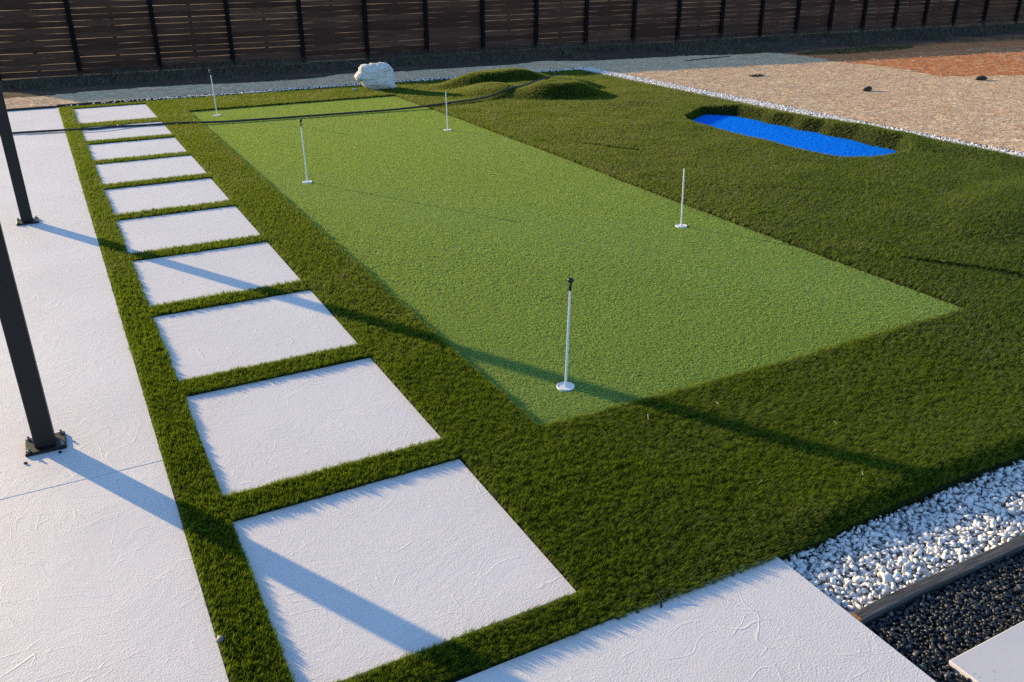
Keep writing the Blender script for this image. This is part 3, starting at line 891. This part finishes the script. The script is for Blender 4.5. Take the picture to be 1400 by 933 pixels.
# ------------------------------------------------------------------ boulder
sil = [(200, 460), (245, 400), (310, 350), (308, 290), (350, 238), (430, 228), (500, 225), (540, 208), (640, 215), (720, 198), (850, 208), (910, 240), (960, 320), (985, 390), (1000, 470), (1000, 600), (1030, 665),
       (990, 715), (890, 725), (800, 735), (700, 745), (580, 748), (470, 700), (400, 660), (350, 620), (330, 570), (290, 520), (230, 525)]
bc = np.array([630., 470.])
sw = .81 / 830.
nphi = len(sil); layers = 13
V = []; F = []
for li in range(layers + 1):
    t = -1 + 2 * li / layers
    k_ = (1 - abs(t) ** 2.6) ** .5
    for (px, py) in sil:
        dx, dz = (px - bc[0]) * sw, -(py - bc[1]) * sw
        kk = max(k_, .02)
        if dx < -.25 : kk = kk ** 1.6                     # the snout is narrower
        x = dx * kk; z = dz * (kk if dz > 0 else max(kk, .55))
        nz_ = float(fbm(np.array([x * 1.3 + t]), np.array([z * 1.3 + t * .7]), 6, 13, 4)[0]) - .5
        nz2 = float(fbm(np.array([x - t * .6]), np.array([z + t]), 14, 23, 3)[0]) - .5
        f_ = 1 + nz_ * .20 + nz2 * .08
        V.append((x * f_, t * .27 + nz_ * .07, z * f_))
for li in range(layers):
    for i in range(nphi):
        j = (i + 1) % nphi
        F.append((li * nphi + i, li * nphi + j, (li + 1) * nphi + j, (li + 1) * nphi + i))
F = [f[::-1] for f in F]
V = np.array(V)
c0 = len(V); V = np.vstack([V, V[:nphi].mean(0)[None], V[-nphi:].mean(0)[None]])
fl = [list(f) for f in F] + [[i, c0, (i + 1) % nphi][::-1] for i in range(nphi)] + [[layers * nphi + i, layers * nphi + (i + 1) % nphi, c0 + 1][::-1] for i in range(nphi)]
o = mesh_obj('boulder', V, fl, M['boulder'])
import bmesh
bm = bmesh.new(); bm.from_mesh(o.data); bmesh.ops.recalc_face_normals(bm, faces=bm.faces)
bmesh.ops.subdivide_edges(bm, edges=bm.edges, cuts=1, use_grid_fill=True)
for v in bm.verts:
    a_, b2 = v.co.x * 1.1 + v.co.y, v.co.z + v.co.y * .8
    d_ = float(fbm(np.array([a_]), np.array([b2]), 22, 77, 3)[0]) - .5
    v.co += v.normal * d_ * .03
bm.to_mesh(o.data); bm.free()
o.data.polygons.foreach_set('use_smooth', [True] * len(o.data.polygons))
o.location = (5.93, 16.98, .245)
o.rotation_euler = (0, 0, -math.radians(19))
tag(o, 'large white quartz boulder with a pointed left nose on the back edge of the lawn', 'boulder')

def clod(name, x, y, z, s, mat, label, cat, seed, st=(1.3, .8, .55)):
    V, F = ico(2)
    r = np.random.default_rng(seed)
    n = fbm(V[:, 0] * 1.5 + seed, V[:, 1] * 1.5 + V[:, 2], 1.4, seed, 3) - .5
    V = V * (1 + n[:, None] * 1.1) * np.array(st) * s
    V[:, 2] = np.maximum(V[:, 2], -.3 * s)
    o = np_mesh(name, V + np.array([0, 0, .25 * s]), F, mat); o.location = (x, y, z)
    return tag(o, label, cat)
clod('soil_clod', 14.19, 11.97, .03, .075, M['dark_clod'], 'dark lump lying in the pale straw, closer to the blue carpet', 'clod', 3, (1.5, .9, .7))
clod('soil_clod', 17.51, 11.91, .03, .10, M['dark_clod'], 'dark lump in the straw at the edge of the orange soil on the right', 'clod', 5, (1.5, .9, .5))
clod('pebble', 5.46, 16.94, .03, .035, M['white_stone'], 'small pale pebble on the grass in front of the boulder', 'pebble', 8)
clod('drain_cap', .196, 2.86, .01, .018, M['concrete_grey'], 'small grey cap at the left edge of the grass strip near the camera', 'cap', 9, (1, 1, .6))
for i, (x, y, l_) in enumerate([(5.85, 22.6, 'pale wood scrap at the foot of the fence left of the boulder'), (24.0, 21.2, 'pale wood scrap at the foot of the fence on the right'), (21.7, 21.35, 'long pale wood offcut at the fence foot towards the right')]):
    o = MB().box((0, 0, 0), (.7, .12, .035), .006, rot=.08).build('wood_scrap', M['wood_chip'])
    o.location = (x, y, float(ground_z(np.array([x]), np.array([y]))[0]) + .03)
    tag(o, l_, 'wood scrap')
# black twig on the terrace
r = MB().tube([(0, 0, .004), (.02, .03, .012), (.028, .055, .02), (.06, .058, .026), (.085, .045, .030)], [.004, .0045, .004, .0035, .0025], 6)
r.tube([(.028, .055, .02), (.035, .085, .03), (.04, .10, .04)], [.0035, .003, .002], 6)
o = r.build('twig', M['twig'], None, True); o.location = (1.86, 2.185, 0)
tag(o, 'small black forked twig sticking out of the grass edge on the terrace', 'twig')
# thin bar in the far straw
o = MB().tube([(14.2, 17.6, .03), (14.9, 17.75, .04), (15.9, 17.9, .03)], .012, 6).build('branch', M['twig'], None, True)
tag(o, 'thin dark branch lying on the shaded straw near the fence', 'branch')

# ------------------------------------------------------------------ fence
fx = [-2.55, -.85, .87, 2.66, 4.39, 6.15, 7.83, 9.48, 11.11, 12.72, 14.30, 15.88, 17.42, 18.98, 20.46, 21.86, 23.22, 24.60, 25.96, 27.30, 28.66, 30.10, 31.7, 33.3, 34.9, 36.5, 38.1, 39.7, 41.3]
fence = empty('board_fence', (0, 23.7, 0))
def fbase(x): return -.165 + .0098 * x
SL = math.atan(-.095)
pmesh = MB().box((0, 0, .93), (.105, .09, 1.98), .006).build('post', M['fence_post'], fence)
for i, x in enumerate(fx):
    o = pmesh if i == 0 else pmesh.copy()
    if i: col.objects.link(o); o.parent = fence
    o.location = (x, -.095 * x - .0, fbase(x)); o.rotation_euler = (0, 0, SL)
studmesh = None
far_boards = MB()
NB = 14
boards = {}
for i in range(len(fx) - 1):
    x0, x1 = fx[i], fx[i + 1]; wlen = x1 - x0 + .04
    key = round(wlen, 1)
    tight = random.random() < .35
    if i in (3, 5, 2, 4): tight = False
    lit = set()
    if i >= 21:                                   # beyond the nearest 294 boards: one joined part
        xm = (x0 + x1) / 2
        for j in range(NB):
            far_boards.box((xm, -.095 * xm + .058, fbase(xm) + .085 + j * .1345), (wlen, .018, .128), 0, rot=SL)
        continue
    for j in range(NB):
        kv = (key, random.randrange(3))
        if kv not in boards:
            hh = .128 + .004 * kv[1]
            bb = MB(); nn = 6; vv = []
            w_ = .002 * (kv[1] + 1)
            for q in range(nn + 1):
                xx = -key / 2 - .03 + (key + .06) * q / nn
                up = w_ * math.sin(q * 1.9 + kv[1] * 2); dn_ = w_ * math.sin(q * 1.3 + kv[1])
                vv += [(xx, -.009, -hh / 2 + dn_), (xx, -.009, hh / 2 + up), (xx, .009, hh / 2 + up), (xx, .009, -hh / 2 + dn_)]
            f2 = []
            for q in range(nn):
                a = q * 4
                for s_i in range(4):
                    s2 = (s_i + 1) % 4; f2.append((a + s_i, a + 4 + s_i, a + 4 + s2, a + s2))
            f2 += [(0, 1, 2, 3), (nn * 4 + 3, nn * 4 + 2, nn * 4 + 1, nn * 4)]
            boards[kv] = mesh_obj('board', vv, f2, M['board'], None, link=False).data
        o = bpy.data.objects.new('board', boards[kv]); col.objects.link(o); o.parent = fence
        xm = (x0 + x1) / 2
        step = .1345
        dz = random.uniform(-.002, .002) + (random.choice([0, 0, .0, -.003]) if not tight else .0)
        o.location = (xm, -.095 * xm + .058 + random.uniform(-.003, .003), fbase(xm) + .085 + j * step + dz)
        o.rotation_euler = (0, -.0098 + random.gauss(0, .0012), SL)
        o.scale = (1, 1, random.uniform(.985, 1.015) if tight else random.uniform(.962, .998))
    # middle stud behind the boards
    if studmesh is None:
        studmesh = MB().box((0, 0, .93), (.085, .035, 1.86), .003).build('stud', M['fence_post'], fence); o = studmesh
    else:
        o = studmesh.copy(); col.objects.link(o); o.parent = fence
    xm = (x0 + x1) / 2
    o.location = (xm, -.095 * xm + .09, fbase(xm) + .02); o.rotation_euler = (0, 0, SL)
o = far_boards.build('board', M['board'], fence); o['kind'] = 'stuff'
tag(fence, 'long brown horizontal board fence with black posts across the back of the yard', 'fence')

# ------------------------------------------------------------------ straw and dead grass fibres
def fibres(name, X, Y, Z, L, W, up, mat, label, dirs=None, tent=.3):
    """stalks with a ridged cross-section (two faces) so that the low sun catches one side"""
    n = len(X)
    a = rng.uniform(0, 2 * math.pi, n) if dirs is None else dirs
    dx, dy = np.cos(a) * L / 2, np.sin(a) * L / 2
    wx, wy = -np.sin(a) * W / 2, np.cos(a) * W / 2
    e = rng.uniform(-1, 1, n) * up * L
    z0 = Z - np.clip(-e, 0, None) * .1 + np.clip(-e, 0, None); z1 = Z + np.clip(e, 0, None)
    h = W * tent
    V = np.stack([np.stack([X - dx - wx, Y - dy - wy, z0], 1), np.stack([X - dx, Y - dy, z0 + h], 1), np.stack([X - dx + wx, Y - dy + wy, z0], 1),
                  np.stack([X + dx - wx, Y + dy - wy, z1], 1), np.stack([X + dx, Y + dy, z1 + h], 1), np.stack([X + dx + wx, Y + dy + wy, z1], 1)], 1).reshape(-1, 3)
    b = (np.arange(n) * 6)[:, None]
    F = np.concatenate([b + np.array([[0, 3, 4, 1]]), b + np.array([[1, 4, 5, 2]])], 0)
    tint = np.repeat(rng.beta(1.6, 1.4, n), 6)
    return tag(np_mesh(name, V, F, mat, tint=tint), label, kind='stuff')
X = np.concatenate([rng.uniform(11.46, 19, 100000), rng.uniform(18, 31, 14000), rng.uniform(-2.5, 11.4, 24000)])
Y = np.concatenate([rng.uniform(5, 19.3, 100000), rng.uniform(4, 12.5, 14000), rng.uniform(17.71, 19.6, 24000)])
ok = straw_mask(X, Y); X, Y = X[ok], Y[ok]
Z = np.where((X < 11.45) & (Y < 17.71), 0.015, ground_z(X, Y)) + .007 + (fbm(X, Y, 2.2, 4) - .5) * .01 + rng.uniform(0, .0015, len(X))
d = rng.normal(.25, .8, len(X))
fibres('straw', X, Y, Z, rng.uniform(.04, .15, len(X)), rng.uniform(.005, .012, len(X)), np.where(rng.uniform(0, 1, len(X)) < .12, .15, .006), M['straw'], 'pale straw scattered over the bare ground', d, .2)
# straw bits spilled over orange soil
X = rng.uniform(17, 27, 2600); Y = rng.uniform(9.5, 16, 2600); ok = ~straw_mask(X, Y); X, Y = X[ok], Y[ok]
fibres('straw', X, Y, ground_z(X, Y) + .015, rng.uniform(.06, .25, len(X)), rng.uniform(.006, .014, len(X)), .1, M['straw'], 'loose straw bits on the orange soil')

# dead weeds along the fence
n = 60000
X = rng.uniform(-3, 31, n); Yf = 23.62 - .095 * X
t = rng.beta(1.3, 1.5, n)
Y = Yf - t * (2.6 + (X > 12) * 1.5) - .02
dens = fbm(X, Y, .6, 88, 3)
ok = (dens > .42) & ~straw_mask(X, Y)
X, Y, t = X[ok], Y[ok], t[ok]
n = len(X)
H = rng.uniform(.04, .30, n) * (1 - .65 * t)
a = rng.uniform(0, 6.3, n); lean = rng.uniform(.2, 1.6, n) * H
wd = rng.uniform(.006, .014, n)
ux, uy = np.cos(a) * wd / 2, np.sin(a) * wd / 2
b = rng.uniform(0, 6.3, n)
Z = ground_z(X, Y)
V = np.stack([np.stack([X - ux, Y - uy, Z], 1), np.stack([X + ux, Y + uy, Z], 1), np.stack([X + np.cos(b) * lean, Y + np.sin(b) * lean, Z + H], 1)], 1).reshape(-1, 3)
tag(np_mesh('dead_weeds', V, np.arange(3 * n).reshape(n, 3), M['dead_grass'], tint=np.repeat(rng.uniform(0, 1, n), 3)), 'dry grey weeds and litter along the foot of the fence', kind='stuff')
def weed_patch(cx, cy, rx, ry, n, hmax, label):
    a = rng.uniform(0, 6.3, n); q = np.sqrt(rng.uniform(0, 1, n))
    X = cx + rx * q * np.cos(a); Y = cy + ry * q * np.sin(a); Z = ground_z(X, Y)
    H = rng.uniform(.3, 1, n) * hmax; b = rng.uniform(0, 6.3, n); lean = H * rng.uniform(.2, 1, n)
    wd = rng.uniform(.01, .025, n); ux, uy = np.sin(b) * wd / 2, np.cos(b) * wd / 2
    V = np.stack([np.stack([X - ux, Y - uy, Z], 1), np.stack([X + ux, Y + uy, Z], 1), np.stack([X + np.cos(b) * lean, Y + np.sin(b) * lean, Z + H], 1)], 1).reshape(-1, 3)
    return np_mesh('weeds', V, np.arange(3 * n).reshape(n, 3), M['weed'], tint=np.repeat(rng.uniform(0, 1, n), 3))
tag(weed_patch(20.0, 17.4, 2.2, .5, 2600, .06, ''), 'low green weeds on the dark soil before the right part of the fence', kind='stuff')
tag(weed_patch(13.82, 14.64, .20, .10, 260, .07, ''), 'single small green weed growing in the straw behind the blue carpet', 'weed')

# pale straw litter blown on the lawn and green
n = 150
X = rng.uniform(2.0, 11.0, n); Y = rng.uniform(2.4, 17, n)
Z = np.where((X > GX0) & (X < green_right(Y)) & (Y > GY0), .016, turf_z(X, Y) + .042)
fibres('straw_litter', X, Y, Z, rng.uniform(.012, .05, n), rng.uniform(.002, .0045, n), .2, M['straw'], 'a few pale straw bits lying on the lawn and green')
